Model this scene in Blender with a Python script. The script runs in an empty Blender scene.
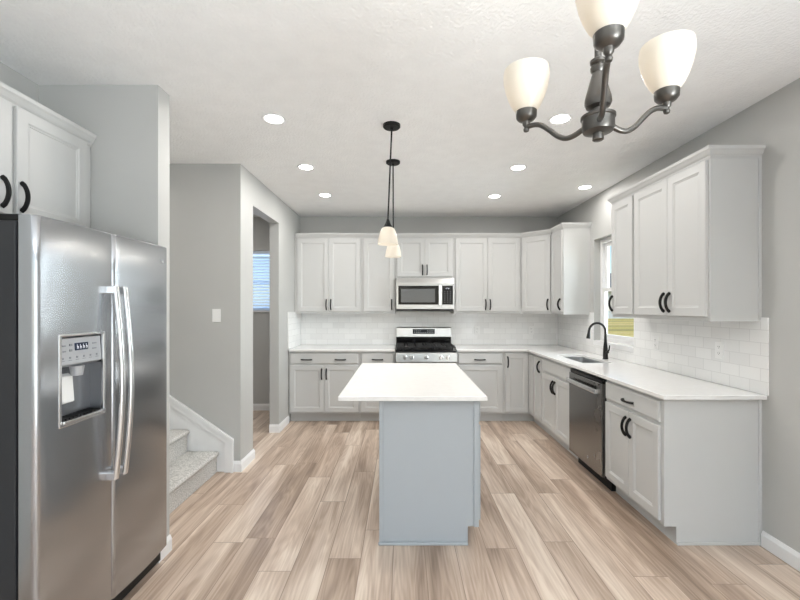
import bpy, bmesh, math, random
from mathutils import Vector, Matrix

# ------------------------------------------------------------------ camera, world, light, exposure
scene = bpy.context.scene
C = scene.collection
PI = math.pi
CAM_H = 1.44
FPX = 405.0                                   # focal length in pixels of the 800 px wide frame
cam_d = bpy.data.cameras.new('camera')
cam = bpy.data.objects.new('camera', cam_d)
C.objects.link(cam)
cam.location = (0, 0, CAM_H)
cam.rotation_euler = (PI / 2, 0, 0)
cam_d.sensor_fit = 'HORIZONTAL'
cam_d.sensor_width = 36
cam_d.lens = FPX / 800 * 36
cam_d.shift_x = -2.0 / 800
cam_d.shift_y = 7.0 / 800
cam_d.clip_start = 0.05
cam_d.clip_end = 500
scene.camera = cam

scene.view_settings.view_transform = 'Standard'
scene.view_settings.look = 'None'
scene.view_settings.gamma = 1
scene.view_settings.use_curve_mapping = False
scene.view_settings.exposure = 0.5

world = bpy.data.worlds.new('sky')
scene.world = world
world.use_nodes = True
wn = world.node_tree
bg = wn.nodes['Background']
sky = wn.nodes.new('ShaderNodeTexSky')
sky.sky_type = 'NISHITA'
sky.sun_disc = False
sky.sun_elevation = math.radians(38)
sky.sun_rotation = math.radians(200)
sky.air_density = 1.0
sky.dust_density = 0.8
wn.links.new(sky.outputs[0], bg.inputs[0])
bg.inputs[1].default_value = 0.11


def area(name, loc, rot, sx, sy, power, color, spread=PI):
    d = bpy.data.lights.new(name, 'AREA')
    d.shape = 'RECTANGLE'
    d.size, d.size_y = sx, sy
    d.energy = power
    d.color = color
    d.spread = spread
    o = bpy.data.objects.new(name, d)
    o.location = loc
    o.rotation_euler = rot
    C.objects.link(o)
    return o


DAY = (0.88, 0.95, 1.0)
SKYC = (0.72, 0.86, 1.0)
sun_d = bpy.data.lights.new('sun', 'SUN')
sun_d.energy = 3.2
sun_d.color = (1.0, 0.93, 0.82)
sun_d.angle = 0.01
sun = bpy.data.objects.new('sun', sun_d)
sun.rotation_euler = Vector((0.72, 0.30, -0.62)).to_track_quat('-Z', 'Y').to_euler()
sun.location = (-6, -3, 8)
C.objects.link(sun)
area('ceiling_fill_rear', (0.2, -2.9, 1.0), (PI / 2 + 1.15, 0, 0), 3.0, 1.6, 24, SKYC, 2.25)            # added fill behind the camera, tilted up to brighten the ceiling
area('daylight_rear_sky', (0.2, -2.93, 1.3), (PI / 2, 0, 0), 3.0, 1.8, 6.0, (0.5, 0.74, 1.0))                        # soft sky light, +Y
area('daylight_patio_door', (2.12, -1.6, 1.0), (PI / 2, 0, PI / 2), 1.8, 1.9, 48, DAY)                 # sky light, -X
area('ceiling_fill_side', (1.9, -1.6, 0.6), (PI / 2 + 1.25, 0, PI / 2), 1.8, 0.9, 112, DAY, 2.4)        # second unseen fill, added to lift the ceiling from the side
area('daylight_kitchen_window', (4.0, 4.2, 1.9), (PI / 2, 0, PI / 2), 2.0, 1.6, 230, DAY)              # open sky in front of the sink window
area('daylight_hall_window', (-2.03, 5.9, 1.8), (-PI / 2, 0, 0), 0.8, 0.8, 6, (0.45, 0.66, 1.0))         # shines -Y
area('hall_fill', (-2.7, 4.6, 2.67), (0, 0, 0), 0.3, 0.3, 9, (1.0, 0.96, 0.9))  # unseen fill added to brighten the hall, no fixture behind it
area('stairwell_fill', (-2.9, 3.0, 2.67), (0, 0, 0), 0.3, 0.3, 7, (1.0, 0.96, 0.9))  # added fill for the stair wall, no fixture modelled


# ------------------------------------------------------------------ materials
def mat(name, color, rough=0.5, metal=0.0, **kw):
    m = bpy.data.materials.new(name)
    m.use_nodes = True
    b = m.node_tree.nodes['Principled BSDF']
    b.inputs['Base Color'].default_value = (*color, 1)
    b.inputs['Roughness'].default_value = rough
    b.inputs['Metallic'].default_value = metal
    for k, v in kw.items():
        b.inputs[k].default_value = v
    return m


def nodes(m):
    return m.node_tree.nodes, m.node_tree.links, m.node_tree.nodes['Principled BSDF']


def add_noise(m, scale=6, amount=0.04, bump=0.0, bscale=None, detail=3, stretch=(1, 1, 1), dist=0.002):
    """gentle mottling of the base colour and optional bump"""
    n, l, b = nodes(m)
    tc = n.new('ShaderNodeTexCoord')
    mp = n.new('ShaderNodeMapping')
    mp.inputs['Scale'].default_value = stretch
    l.new(tc.outputs['Object'], mp.inputs[0])
    t = n.new('ShaderNodeTexNoise')
    t.inputs['Scale'].default_value = scale
    t.inputs['Detail'].default_value = detail
    l.new(mp.outputs[0], t.inputs['Vector'])
    c = b.inputs['Base Color'].default_value[:]
    if amount:
        r = n.new('ShaderNodeValToRGB')
        r.color_ramp.elements[0].position = 0.3
        r.color_ramp.elements[1].position = 0.7
        r.color_ramp.elements[0].color = [max(0, v * (1 - amount)) for v in c[:3]] + [1]
        r.color_ramp.elements[1].color = [min(1, v * (1 + amount)) for v in c[:3]] + [1]
        l.new(t.outputs['Fac'], r.inputs[0])
        l.new(r.outputs[0], b.inputs['Base Color'])
    if bump:
        t2 = n.new('ShaderNodeTexNoise')
        t2.inputs['Scale'].default_value = bscale or scale
        t2.inputs['Detail'].default_value = 4
        l.new(mp.outputs[0], t2.inputs['Vector'])
        bp = n.new('ShaderNodeBump')
        bp.inputs['Strength'].default_value = bump
        bp.inputs['Distance'].default_value = dist
        l.new(t2.outputs['Fac'], bp.inputs['Height'])
        l.new(bp.outputs[0], b.inputs['Normal'])
    return m


def emissive(name, color, strength, base=(0.9, 0.88, 0.84), rough=0.3):
    m = mat(name, base, rough)
    b = m.node_tree.nodes['Principled BSDF']
    b.inputs['Emission Color'].default_value = (*color, 1)
    b.inputs['Emission Strength'].default_value = strength
    return m


WALLC = (0.495, 0.495, 0.480)
M = {}
M['wall'] = add_noise(mat('wall_paint', WALLC, 0.55), 3, 0.015, 0.06, 180)
M['ceiling'] = add_noise(mat('ceiling_texture', (0.91, 0.91, 0.905), 0.9), 9, 0.02, 0.85, 62, dist=0.007)
M['trim'] = mat('white_trim_paint', (0.83, 0.83, 0.83), 0.35)
M['cab'] = add_noise(mat('cabinet_paint', (0.555, 0.557, 0.548), 0.42), 4, 0.01)
M['island'] = add_noise(mat('island_blue_grey', (0.40, 0.43, 0.455), 0.42), 4, 0.01)  # bluer and darker than the other cabinets
M['toe'] = mat('toe_kick_paint', (0.40, 0.40, 0.39), 0.5)
M['quartz'] = add_noise(mat('white_quartz', (0.80, 0.79, 0.775), 0.16), 22, 0.025, detail=6)
M['black'] = mat('matte_black_metal', (0.010, 0.010, 0.010), 0.5, 0.0, **{'Specular IOR Level': 0.25})
M['blackgloss'] = mat('black_glass', (0.004, 0.004, 0.005), 0.12, **{'Specular IOR Level': 0.25})
M['iron'] = mat('cast_iron', (0.014, 0.014, 0.014), 0.5)
M['plastic'] = mat('white_plastic', (0.86, 0.86, 0.85), 0.35)
M['darkslot'] = mat('dark_slot', (0.05, 0.05, 0.05), 0.6)
M['pewter'] = mat('aged_bronze', (0.13, 0.122, 0.112), 0.33, 0.9)
M['dark_grey'] = mat('appliance_side_paint', (0.022, 0.023, 0.026), 0.45)
M['grey_plastic'] = mat('grey_plastic', (0.46, 0.47, 0.49), 0.32, 0.3)
M['recess'] = mat('dispenser_recess_grey', (0.22, 0.225, 0.24), 0.3, 0.6)
M['ovenwin'] = mat('oven_window_glass', (0.10, 0.105, 0.11), 0.12)
M['blind'] = mat('white_blind', (0.72, 0.80, 0.90), 0.5)
M['siding'] = add_noise(mat('pale_siding', (0.62, 0.68, 0.76), 0.8), 2, 0.04)
M['shingle'] = add_noise(mat('grey_shingle', (0.24, 0.25, 0.27), 0.9), 4, 0.1)


def steel(name, color, rough, stretch, bump=0.05, wav=0.25, var=0.1):
    m = mat(name, color, rough, 1.0)
    n, l, b = nodes(m)
    tc = n.new('ShaderNodeTexCoord')
    mp = n.new('ShaderNodeMapping')
    mp.inputs['Scale'].default_value = stretch
    l.new(tc.outputs['Object'], mp.inputs[0])
    t = n.new('ShaderNodeTexNoise')
    t.inputs['Scale'].default_value = 1.0
    t.inputs['Detail'].default_value = 5
    l.new(mp.outputs[0], t.inputs['Vector'])
    mr = n.new('ShaderNodeMapRange')
    mr.inputs['To Min'].default_value = rough * (1 - var)
    mr.inputs['To Max'].default_value = rough * (1 + var)
    l.new(t.outputs['Fac'], mr.inputs['Value'])
    l.new(mr.outputs[0], b.inputs['Roughness'])
    w = n.new('ShaderNodeTexNoise')                 # slow waviness of the sheet
    w.inputs['Scale'].default_value = 3.2
    w.inputs['Detail'].default_value = 0.5
    l.new(tc.outputs['Object'], w.inputs['Vector'])
    bp = n.new('ShaderNodeBump')
    bp.inputs['Strength'].default_value = wav
    bp.inputs['Distance'].default_value = 0.02
    l.new(w.outputs['Fac'], bp.inputs['Height'])
    bp2 = n.new('ShaderNodeBump')
    bp2.inputs['Strength'].default_value = bump
    bp2.inputs['Distance'].default_value = 0.001
    l.new(t.outputs['Fac'], bp2.inputs['Height'])
    l.new(bp.outputs[0], bp2.inputs['Normal'])
    l.new(bp2.outputs[0], b.inputs['Normal'])
    return m


M['steel'] = steel('brushed_stainless', (0.45, 0.46, 0.48), 0.23, (45, 45, 1), 0.0, 0.25, 0.02)
_n, _l, _b = nodes(M['steel'])
_t = _n.new('ShaderNodeTangent')
_t.direction_type = 'RADIAL'
_t.axis = 'Z'
_l.new(_t.outputs[0], _b.inputs['Tangent'])
_b.inputs['Anisotropic'].default_value = 0.85
M['steel_h'] = steel('brushed_stainless_trim', (0.50, 0.497, 0.485), 0.34, (3, 3, 300), 0.02, 0.1)
M['steel_dw'] = steel('dishwasher_stainless', (0.25, 0.245, 0.238), 0.27, (3, 300, 3), 0.04, 0.1)
M['chrome'] = steel('satin_handle_metal', (0.74, 0.745, 0.75), 0.22, (3, 3, 60), 0.02, 0.0)
M['sinksteel'] = steel('sink_stainless', (0.55, 0.55, 0.55), 0.3, (40, 3, 3), 0.03, 0.1)


def tile_mat(name, axis):
    m = mat(name, (0.8, 0.8, 0.78), 0.12)
    n, l, b = nodes(m)
    tc = n.new('ShaderNodeTexCoord')
    sx = n.new('ShaderNodeSeparateXYZ')
    l.new(tc.outputs['Object'], sx.inputs[0])
    cx = n.new('ShaderNodeCombineXYZ')
    l.new(sx.outputs[axis], cx.inputs[0])
    l.new(sx.outputs['Z'], cx.inputs[1])
    mp = n.new('ShaderNodeMapping')
    mp.inputs['Location'].default_value = (0.03, -0.914, 0)
    l.new(cx.outputs[0], mp.inputs[0])
    br = n.new('ShaderNodeTexBrick')
    br.inputs['Scale'].default_value = 1.0
    br.inputs['Brick Width'].default_value = 0.155
    br.inputs['Row Height'].default_value = 0.0775
    br.inputs['Mortar Size'].default_value = 0.0019
    br.inputs['Mortar Smooth'].default_value = 0.25
    br.inputs['Bias'].default_value = 0
    br.inputs['Color1'].default_value = (0.90, 0.90, 0.89, 1)
    br.inputs['Color2'].default_value = (0.83, 0.83, 0.82, 1)
    br.inputs['Mortar'].default_value = (0.74, 0.74, 0.73, 1)
    l.new(mp.outputs[0], br.inputs['Vector'])
    l.new(br.outputs['Color'], b.inputs['Base Color'])
    ns = n.new('ShaderNodeTexNoise')
    ns.inputs['Scale'].default_value = 14
    l.new(tc.outputs['Object'], ns.inputs['Vector'])
    mx = n.new('ShaderNodeMath')
    mx.operation = 'MULTIPLY_ADD'
    l.new(br.outputs['Fac'], mx.inputs[0])
    mx.inputs[1].default_value = -1.0
    l.new(ns.outputs['Fac'], mx.inputs[2])
    bp = n.new('ShaderNodeBump')
    bp.inputs['Strength'].default_value = 0.35
    bp.inputs['Distance'].default_value = 0.003
    l.new(mx.outputs[0], bp.inputs['Height'])
    l.new(bp.outputs[0], b.inputs['Normal'])
    return m


M['tile_x'] = tile_mat('subway_tile_long_wall', 'X')
M['tile_y'] = tile_mat('subway_tile_side_wall', 'Y')


def floor_mat():
    m = mat('oak_plank_floor', (0.5, 0.4, 0.32), 0.36)
    n, l, b = nodes(m)

    def math_(op, a, bb=None, c=None):
        q = n.new('ShaderNodeMath')
        q.operation = op
        for i, v in enumerate((a, bb, c)):
            if v is None:
                continue
            if isinstance(v, (int, float)):
                q.inputs[i].default_value = v
            else:
                l.new(v, q.inputs[i])
        return q.outputs[0]
    tc = n.new('ShaderNodeTexCoord')
    s = n.new('ShaderNodeSeparateXYZ')
    l.new(tc.outputs['Object'], s.inputs[0])
    PW, PL = 0.184, 1.22
    u = math_('DIVIDE', s.outputs['X'], PW)
    u = math_('ADD', u, 50.28)
    row = math_('FLOOR', u)
    w1 = n.new('ShaderNodeTexWhiteNoise')
    w1.noise_dimensions = '1D'
    l.new(row, w1.inputs['W'])
    v = math_('DIVIDE', s.outputs['Y'], PL)
    v = math_('ADD', v, math_('MULTIPLY', w1.outputs['Value'], 7.3))
    colu = math_('FLOOR', v)
    cv = n.new('ShaderNodeCombineXYZ')
    l.new(row, cv.inputs[0])
    l.new(colu, cv.inputs[1])
    w2 = n.new('ShaderNodeTexWhiteNoise')
    w2.noise_dimensions = '2D'
    l.new(cv.outputs[0], w2.inputs['Vector'])
    fu = math_('FRACT', u)
    fv = math_('FRACT', v)
    eu = math_('MULTIPLY', math_('MINIMUM', fu, math_('SUBTRACT', 1.0, fu)), PW)
    ev = math_('MULTIPLY', math_('MINIMUM', fv, math_('SUBTRACT', 1.0, fv)), PL)
    edge = math_('MINIMUM', eu, ev)
    seam = n.new('ShaderNodeMapRange')
    seam.interpolation_type = 'SMOOTHSTEP'
    seam.inputs['From Min'].default_value = 0.0006
    seam.inputs['From Max'].default_value = 0.0028
    l.new(edge, seam.inputs['Value'])
    # grain: long streaks shifted per plank
    gv = n.new('ShaderNodeCombineXYZ')
    l.new(math_('MULTIPLY', s.outputs['X'], 7.0), gv.inputs[0])
    l.new(math_('MULTIPLY', s.outputs['Y'], 0.6), gv.inputs[1])
    l.new(math_('MULTIPLY', w2.outputs['Value'], 37.0), gv.inputs[2])
    g1 = n.new('ShaderNodeTexNoise')
    g1.inputs['Scale'].default_value = 1.0
    g1.inputs['Detail'].default_value = 5
    g1.inputs['Distortion'].default_value = 0.9
    l.new(gv.outputs[0], g1.inputs['Vector'])
    gv2 = n.new('ShaderNodeCombineXYZ')
    l.new(math_('MULTIPLY', s.outputs['X'], 85.0), gv2.inputs[0])
    l.new(math_('MULTIPLY', s.outputs['Y'], 2.6), gv2.inputs[1])
    l.new(math_('MULTIPLY', w2.outputs['Value'], 91.0), gv2.inputs[2])
    g2 = n.new('ShaderNodeTexNoise')
    g2.inputs['Scale'].default_value = 1.0
    g2.inputs['Detail'].default_value = 3
    l.new(gv2.outputs[0], g2.inputs['Vector'])
    f = math_('MULTIPLY_ADD', math_('SUBTRACT', w2.outputs['Value'], 0.5), 0.24, g1.outputs['Fac'])
    f = math_('MULTIPLY_ADD', math_('SUBTRACT', g2.outputs['Fac'], 0.5), 0.32, f)
    # cathedral figure
    gv3 = n.new('ShaderNodeCombineXYZ')
    l.new(math_('MULTIPLY', s.outputs['X'], 14.0), gv3.inputs[0])
    l.new(math_('MULTIPLY', s.outputs['Y'], 1.1), gv3.inputs[1])
    l.new(math_('MULTIPLY', w2.outputs['Value'], 53.0), gv3.inputs[2])
    g3 = n.new('ShaderNodeTexNoise')
    g3.inputs['Scale'].default_value = 0.8
    g3.inputs['Detail'].default_value = 1
    l.new(gv3.outputs[0], g3.inputs['Vector'])
    rg = math_('SINE', math_('MULTIPLY', g3.outputs['Fac'], 70.0))
    f = math_('MULTIPLY_ADD', rg, 0.035, f)
    f = math_('MULTIPLY_ADD', math_('SUBTRACT', g3.outputs['Fac'], 0.5), 0.25, f)
    r = n.new('ShaderNodeValToRGB')
    e = r.color_ramp.elements
    e[0].position, e[0].color = 0.20, (0.235, 0.165, 0.12, 1)
    e[1].position, e[1].color = 0.74, (0.74, 0.625, 0.52, 1)
    k = e.new(0.44); k.color = (0.45, 0.338, 0.26, 1)
    k = e.new(0.60); k.color = (0.60, 0.477, 0.383, 1)
    l.new(f, r.inputs[0])
    mix = n.new('ShaderNodeMix')
    mix.data_type = 'RGBA'
    mix.inputs[6].default_value = (0.25, 0.18, 0.135, 1)
    l.new(seam.outputs[0], mix.inputs[0])
    l.new(r.outputs[0], mix.inputs[7])
    l.new(mix.outputs[2], b.inputs['Base Color'])
    bp = n.new('ShaderNodeBump')
    bp.inputs['Strength'].default_value = 0.25
    bp.inputs['Distance'].default_value = 0.002
    l.new(math_('MULTIPLY_ADD', g2.outputs['Fac'], 0.25, seam.outputs[0]), bp.inputs['Height'])
    l.new(bp.outputs[0], b.inputs['Normal'])
    return m


M['floor'] = floor_mat()


def carpet_mat():
    m = mat('speckled_carpet', (0.5, 0.5, 0.48), 1.0)
    n, l, b = nodes(m)
    tc = n.new('ShaderNodeTexCoord')
    t = n.new('ShaderNodeTexNoise')
    t.inputs['Scale'].default_value = 105
    t.inputs['Detail'].default_value = 3
    l.new(tc.outputs['Object'], t.inputs['Vector'])
    r = n.new('ShaderNodeValToRGB')
    e = r.color_ramp.elements
    e[0].position, e[0].color = 0.34, (0.40, 0.395, 0.38, 1)
    e[1].position, e[1].color = 0.62, (0.70, 0.69, 0.66, 1)
    l.new(t.outputs['Fac'], r.inputs[0])
    l.new(r.outputs[0], b.inputs['Base Color'])
    bp = n.new('ShaderNodeBump')
    bp.inputs['Strength'].default_value = 0.8
    bp.inputs['Distance'].default_value = 0.006
    l.new(t.outputs['Fac'], bp.inputs['Height'])
    l.new(bp.outputs[0], b.inputs['Normal'])
    return m


M['carpet'] = carpet_mat()


def lawn_mat():
    m = mat('dry_lawn', (0.3, 0.3, 0.12), 1.0)
    n, l, b = nodes(m)
    tc = n.new('ShaderNodeTexCoord')
    mp = n.new('ShaderNodeMapping')
    mp.inputs['Rotation'].default_value = (0, 0, math.radians(-25))
    mp.inputs['Scale'].default_value = (0.02, 0.22, 1)
    l.new(tc.outputs['Object'], mp.inputs[0])
    t = n.new('ShaderNodeTexNoise')
    t.inputs['Scale'].default_value = 1.4
    t.inputs['Detail'].default_value = 4
    l.new(mp.outputs[0], t.inputs['Vector'])
    r = n.new('ShaderNodeValToRGB')
    e = r.color_ramp.elements
    e[0].position, e[0].color = 0.35, (0.30, 0.28, 0.09, 1)
    e[1].position, e[1].color = 0.65, (0.66, 0.52, 0.27, 1)
    k = e.new(0.5); k.color = (0.56, 0.47, 0.14, 1)
    l.new(t.outputs['Fac'], r.inputs[0])
    l.new(r.outputs[0], b.inputs['Base Color'])
    return m


M['lawn'] = lawn_mat()


def glass_mat():
    m = bpy.data.materials.new('window_glass')
    m.use_nodes = True
    n, l = m.node_tree.nodes, m.node_tree.links
    n.clear()
    out = n.new('ShaderNodeOutputMaterial')
    tr = n.new('ShaderNodeBsdfTransparent')
    tr.inputs[0].default_value = (0.96, 0.98, 0.98, 1)
    gl = n.new('ShaderNodeBsdfGlossy')
    gl.inputs['Roughness'].default_value = 0.02
    mx = n.new('ShaderNodeMixShader')
    mx.inputs[0].default_value = 0.05
    l.new(tr.outputs[0], mx.inputs[1])
    l.new(gl.outputs[0], mx.inputs[2])
    l.new(mx.outputs[0], out.inputs[0])
    return m


M['glass'] = glass_mat()
M['lens'] = emissive('recessed_lens', (1.0, 0.97, 0.92), 9.0)
M['shade'] = emissive('frosted_glass_shade', (1.0, 0.88, 0.74), 0.05, (0.80, 0.77, 0.71))
def glow_glass(m):
    n, l, b = nodes(m)
    out = [q for q in n if q.type == 'OUTPUT_MATERIAL'][0]
    tr = n.new('ShaderNodeBsdfTranslucent')
    tr.inputs[0].default_value = (0.95, 0.90, 0.82, 1)
    mx = n.new('ShaderNodeMixShader')
    mx.inputs[0].default_value = 0.4
    l.new(b.outputs[0], mx.inputs[1])
    l.new(tr.outputs[0], mx.inputs[2])
    l.new(mx.outputs[0], out.inputs[0])


glow_glass(M['shade'])
M['bulb'] = emissive('lit_bulb', (1.0, 0.92, 0.80), 1.5)
M['display'] = emissive('appliance_display', (0.25, 0.45, 0.9), 0.03, (0.01, 0.012, 0.03), 0.15)
M['digits'] = emissive('display_digits', (0.75, 0.85, 1.0), 0.25)
M['white_mark'] = mat('white_print', (0.72, 0.73, 0.74), 0.5)
M['grey_mark'] = mat('grey_print', (0.25, 0.26, 0.28), 0.5)


# ------------------------------------------------------------------ mesh helpers
class MB:
    """collects shapes in one bmesh"""
    def __init__(self):
        self.b = bmesh.new()

    def box(self, x0, x1, y0, y1, z0, z1):
        x0, x1 = min(x0, x1), max(x0, x1)
        y0, y1 = min(y0, y1), max(y0, y1)
        z0, z1 = min(z0, z1), max(z0, z1)
        v = [self.b.verts.new(p) for p in ((x0, y0, z0), (x1, y0, z0), (x1, y1, z0), (x0, y1, z0),
                                           (x0, y0, z1), (x1, y0, z1), (x1, y1, z1), (x0, y1, z1))]
        for f in ((3, 2, 1, 0), (4, 5, 6, 7), (0, 1, 5, 4), (1, 2, 6, 5), (2, 3, 7, 6), (3, 0, 4, 7)):
            self.b.faces.new([v[i] for i in f])
        return self

    def prism(self, pts, axis, a0, a1):
        """polygon pts (2-D) extruded along axis: 'z' pts=(x,y); 'y' pts=(x,z); 'x' pts=(y,z)"""
        def P(p, a):
            return {'z': (p[0], p[1], a), 'y': (p[0], a, p[1]), 'x': (a, p[0], p[1])}[axis]
        lo = [self.b.verts.new(P(p, a0)) for p in pts]
        hi = [self.b.verts.new(P(p, a1)) for p in pts]
        n = len(pts)
        self.b.faces.new(lo[::-1])
        self.b.faces.new(hi)
        for i in range(n):
            self.b.faces.new((lo[i], lo[(i + 1) % n], hi[(i + 1) % n], hi[i]))
        return self

    def grid(self, plane, us, vs, keep, d0, d1):
        """slab of cells: plane 'xy' (depth z), 'xz' (depth y), 'yz' (depth x); keep(i,j) says which cells exist"""
        def P(u, v, d):
            return {'xy': (u, v, d), 'xz': (u, d, v), 'yz': (d, u, v)}[plane]
        cache = {}

        def V(i, j, k):
            if (i, j, k) not in cache:
                cache[(i, j, k)] = self.b.verts.new(P(us[i], vs[j], (d0, d1)[k]))
            return cache[(i, j, k)]
        nu, nv = len(us) - 1, len(vs) - 1
        K = lambda i, j: 0 <= i < nu and 0 <= j < nv and keep(i, j)
        for i in range(nu):
            for j in range(nv):
                if not K(i, j):
                    continue
                for k in (0, 1):
                    q = [V(i, j, k), V(i + 1, j, k), V(i + 1, j + 1, k), V(i, j + 1, k)]
                    self.b.faces.new(q if k else q[::-1])
                for di, dj, a, c in ((-1, 0, (i, j), (i, j + 1)), (1, 0, (i + 1, j), (i + 1, j + 1)),
                                     (0, -1, (i, j), (i + 1, j)), (0, 1, (i, j + 1), (i + 1, j + 1))):
                    if not K(i + di, j + dj):
                        self.b.faces.new((V(*a, 0), V(*c, 0), V(*c, 1), V(*a, 1)))
        return self

    def rings(self, x0, x1, z0, z1, prof, y0=0.0):
        """a panel facing -y: nested rectangles prof=[(inset, y)], first ring is closed as the back, last as the front"""
        loops = []
        for ins, y in prof:
            loops.append([self.b.verts.new(p) for p in ((x0 + ins, y0 + y, z0 + ins), (x1 - ins, y0 + y, z0 + ins),
                                                         (x1 - ins, y0 + y, z1 - ins), (x0 + ins, y0 + y, z1 - ins))])
        for a, c in zip(loops, loops[1:]):
            for i in range(4):
                self.b.faces.new((a[i], a[(i + 1) % 4], c[(i + 1) % 4], c[i]))
        self.b.faces.new(loops[0][::-1])
        self.b.faces.new(loops[-1])
        return self

    def lathe(self, prof, c=(0, 0, 0), n=32, axis='z', cap=True):
        """prof = [(radius, height)]"""
        rs = []
        for r, h in prof:
            ring = []
            for i in range(n):
                a = 2 * PI * i / n
                u, v = r * math.cos(a), r * math.sin(a)
                p = {'z': (u, v, h), 'y': (u, h, v), 'x': (h, u, v)}[axis]
                ring.append(self.b.verts.new((c[0] + p[0], c[1] + p[1], c[2] + p[2])))
            rs.append(ring)
        for a, d in zip(rs, rs[1:]):
            for i in range(n):
                self.b.faces.new((a[i], a[(i + 1) % n], d[(i + 1) % n], d[i]))
        if cap:
            self.b.faces.new(rs[0][::-1])
            self.b.faces.new(rs[-1])
        return self

    def tube(self, pts, rad, n=10, flat=1.0, up=None):
        """round bar through pts; rad number or list; flat squashes along the second axis"""
        pts = [Vector(p) for p in pts]
        rings, prev = [], None
        for i, p in enumerate(pts):
            t = (pts[min(i + 1, len(pts) - 1)] - pts[max(i - 1, 0)]).normalized()
            if prev is None:
                ref = Vector(up) if up else (Vector((0, 0, 1)) if abs(t.z) < 0.9 else Vector((1, 0, 0)))
                a = t.cross(ref).normalized()
            else:
                a = (prev - t * prev.dot(t)).normalized()
            prev = a
            d = t.cross(a)
            r = rad[i] if isinstance(rad, (list, tuple)) else rad
            rings.append([self.b.verts.new(p + a * r * math.cos(2 * PI * k / n) + d * r * flat * math.sin(2 * PI * k / n)) for k in range(n)])
        for a, d in zip(rings, rings[1:]):
            for k in range(n):
                self.b.faces.new((a[k], a[(k + 1) % n], d[(k + 1) % n], d[k]))
        self.b.faces.new(rings[0][::-1])
        self.b.faces.new(rings[-1])
        return self

    def ball(self, c, r, seg=16):
        bmesh.ops.create_uvsphere(self.b, u_segments=seg, v_segments=seg // 2 + 2, radius=r, matrix=Matrix.Translation(c))
        return self

    def sweep(self, path, offs, prof):
        """profile [(out, z)] along path [(x,y)] with outward offset vectors offs"""
        rings = []
        for (x, y), (ox, oy) in zip(path, offs):
            rings.append([self.b.verts.new((x + ox * o, y + oy * o, z)) for o, z in prof])
        n = len(prof)
        for a, d in zip(rings, rings[1:]):
            for k in range(n):
                self.b.faces.new((a[k], a[(k + 1) % n], d[(k + 1) % n], d[k]))
        self.b.faces.new(rings[0][::-1])
        self.b.faces.new(rings[-1])
        return self

    def build(self, name, material, parent=None, bevel=0.0, seg=2, smooth=False, label=None, shift=None):
        if shift is not None:
            bmesh.ops.translate(self.b, verts=self.b.verts[:], vec=shift)
        bmesh.ops.recalc_face_normals(self.b, faces=self.b.faces[:])
        if smooth:
            for f in self.b.faces:
                f.smooth = True
            for e in self.b.edges:
                if len(e.link_faces) == 2 and e.calc_face_angle(0) > math.radians(38):
                    e.smooth = False
        me = bpy.data.meshes.new(name)
        self.b.to_mesh(me)
        self.b.free()
        o = bpy.data.objects.new(name, me)
        C.objects.link(o)
        me.materials.append(material)
        if parent is not None:
            o.parent = parent
        if label:
            o['label'] = label
        if bevel:
            m = o.modifiers.new('edge', 'BEVEL')
            m.width = bevel
            m.segments = seg
            m.limit_method = 'ANGLE'
            m.angle_limit = math.radians(40)
            m.harden_normals = False
        return o


def tag(o, label=None, cat=None, group=None, kind=None):
    if label: o['label'] = label
    if cat: o['category'] = cat
    if group: o['group'] = group
    if kind: o['kind'] = kind
    return o


def thing(name, label, cat, loc=(0, 0, 0), rz=0.0, group=None):
    o = bpy.data.objects.new(name, None)
    o.empty_display_size = 0.1
    C.objects.link(o)
    o.location = loc
    o.rotation_euler = (0, 0, rz)
    return tag(o, label, cat, group)


def structure(mb, name, material, label, cat, parent=None, **kw):
    return tag(mb.build(name, material, parent, **kw), label, cat, kind='structure')


# ------------------------------------------------------------------ the room
H = 2.695
XR, XK, XL, XF = 2.178, -1.415, -2.055, -4.0       # side wall, hall wall, fridge wall, far stair wall
YB, YS, YA, YREAR = 5.648, 3.55, 2.29, -3.0       # back wall, switch wall, alcove wall, rear wall
WT = 0.15

structure(MB().box(XF - WT, XR + WT, YREAR - WT, YB + WT, -0.12, 0), 'floor', M['floor'], 'light oak plank floor running towards the range', 'floor')
structure(MB().box(XF - WT, XR + WT, YREAR - WT, YB + WT, H, H + 0.12), 'ceiling', M['ceiling'], 'white textured ceiling with recessed lights', 'ceiling')

HW = (-2.43, -1.63, 1.39, 2.226)                   # hall window x0,x1,z0,z1
structure(MB().grid('xz', [XF, HW[0], HW[1], XR], [0, HW[2], HW[3], H], lambda i, j: not (i == 1 and j == 1), YB, YB + WT),
          'wall_back', M['wall'], 'grey back wall behind the range and the hall', 'wall')
KW = (3.79, 4.593, 1.062, 2.20)                    # kitchen window y0,y1,z0,z1
PD = (-2.55, -0.65, 0.0, 2.1)                      # patio door in the side wall behind the viewpoint
structure(MB().grid('yz', [YREAR, PD[0], PD[1], KW[0], KW[1], YB + WT], [0, KW[2] - 0.0485, PD[3], KW[3], H],
                    lambda i, j: not ((i == 1 and j in (0, 1)) or (i == 3 and j in (1, 2))), XR, XR + WT),
          'wall_right', M['wall'], 'grey side wall holding the sink window', 'wall')
OP = (3.846, 4.65, 2.404)                          # cased opening into the hall
structure(MB().grid('yz', [YS, OP[0], OP[1], YB], [0, OP[2], H], lambda i, j: not (i == 1 and j == 0), XK - 0.106, XK),
          'wall_hall', M['wall'], 'grey wall with a tall doorless opening to the hall', 'wall')
structure(MB().box(XF, XK - 0.106, YS, YS + 0.106, 0, H), 'wall_stair', M['wall'], 'grey wall above the stairs with a light switch', 'wall')
structure(MB().box(XF, -1.379, YA, YA + 0.112, 0, H), 'wall_alcove', M['wall'], 'grey stub wall beside the refrigerator', 'wall')
structure(MB().box(XL - WT, XL, YREAR, YA, 0, H), 'wall_left', M['wall'], 'grey wall behind the refrigerator', 'wall')
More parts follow.
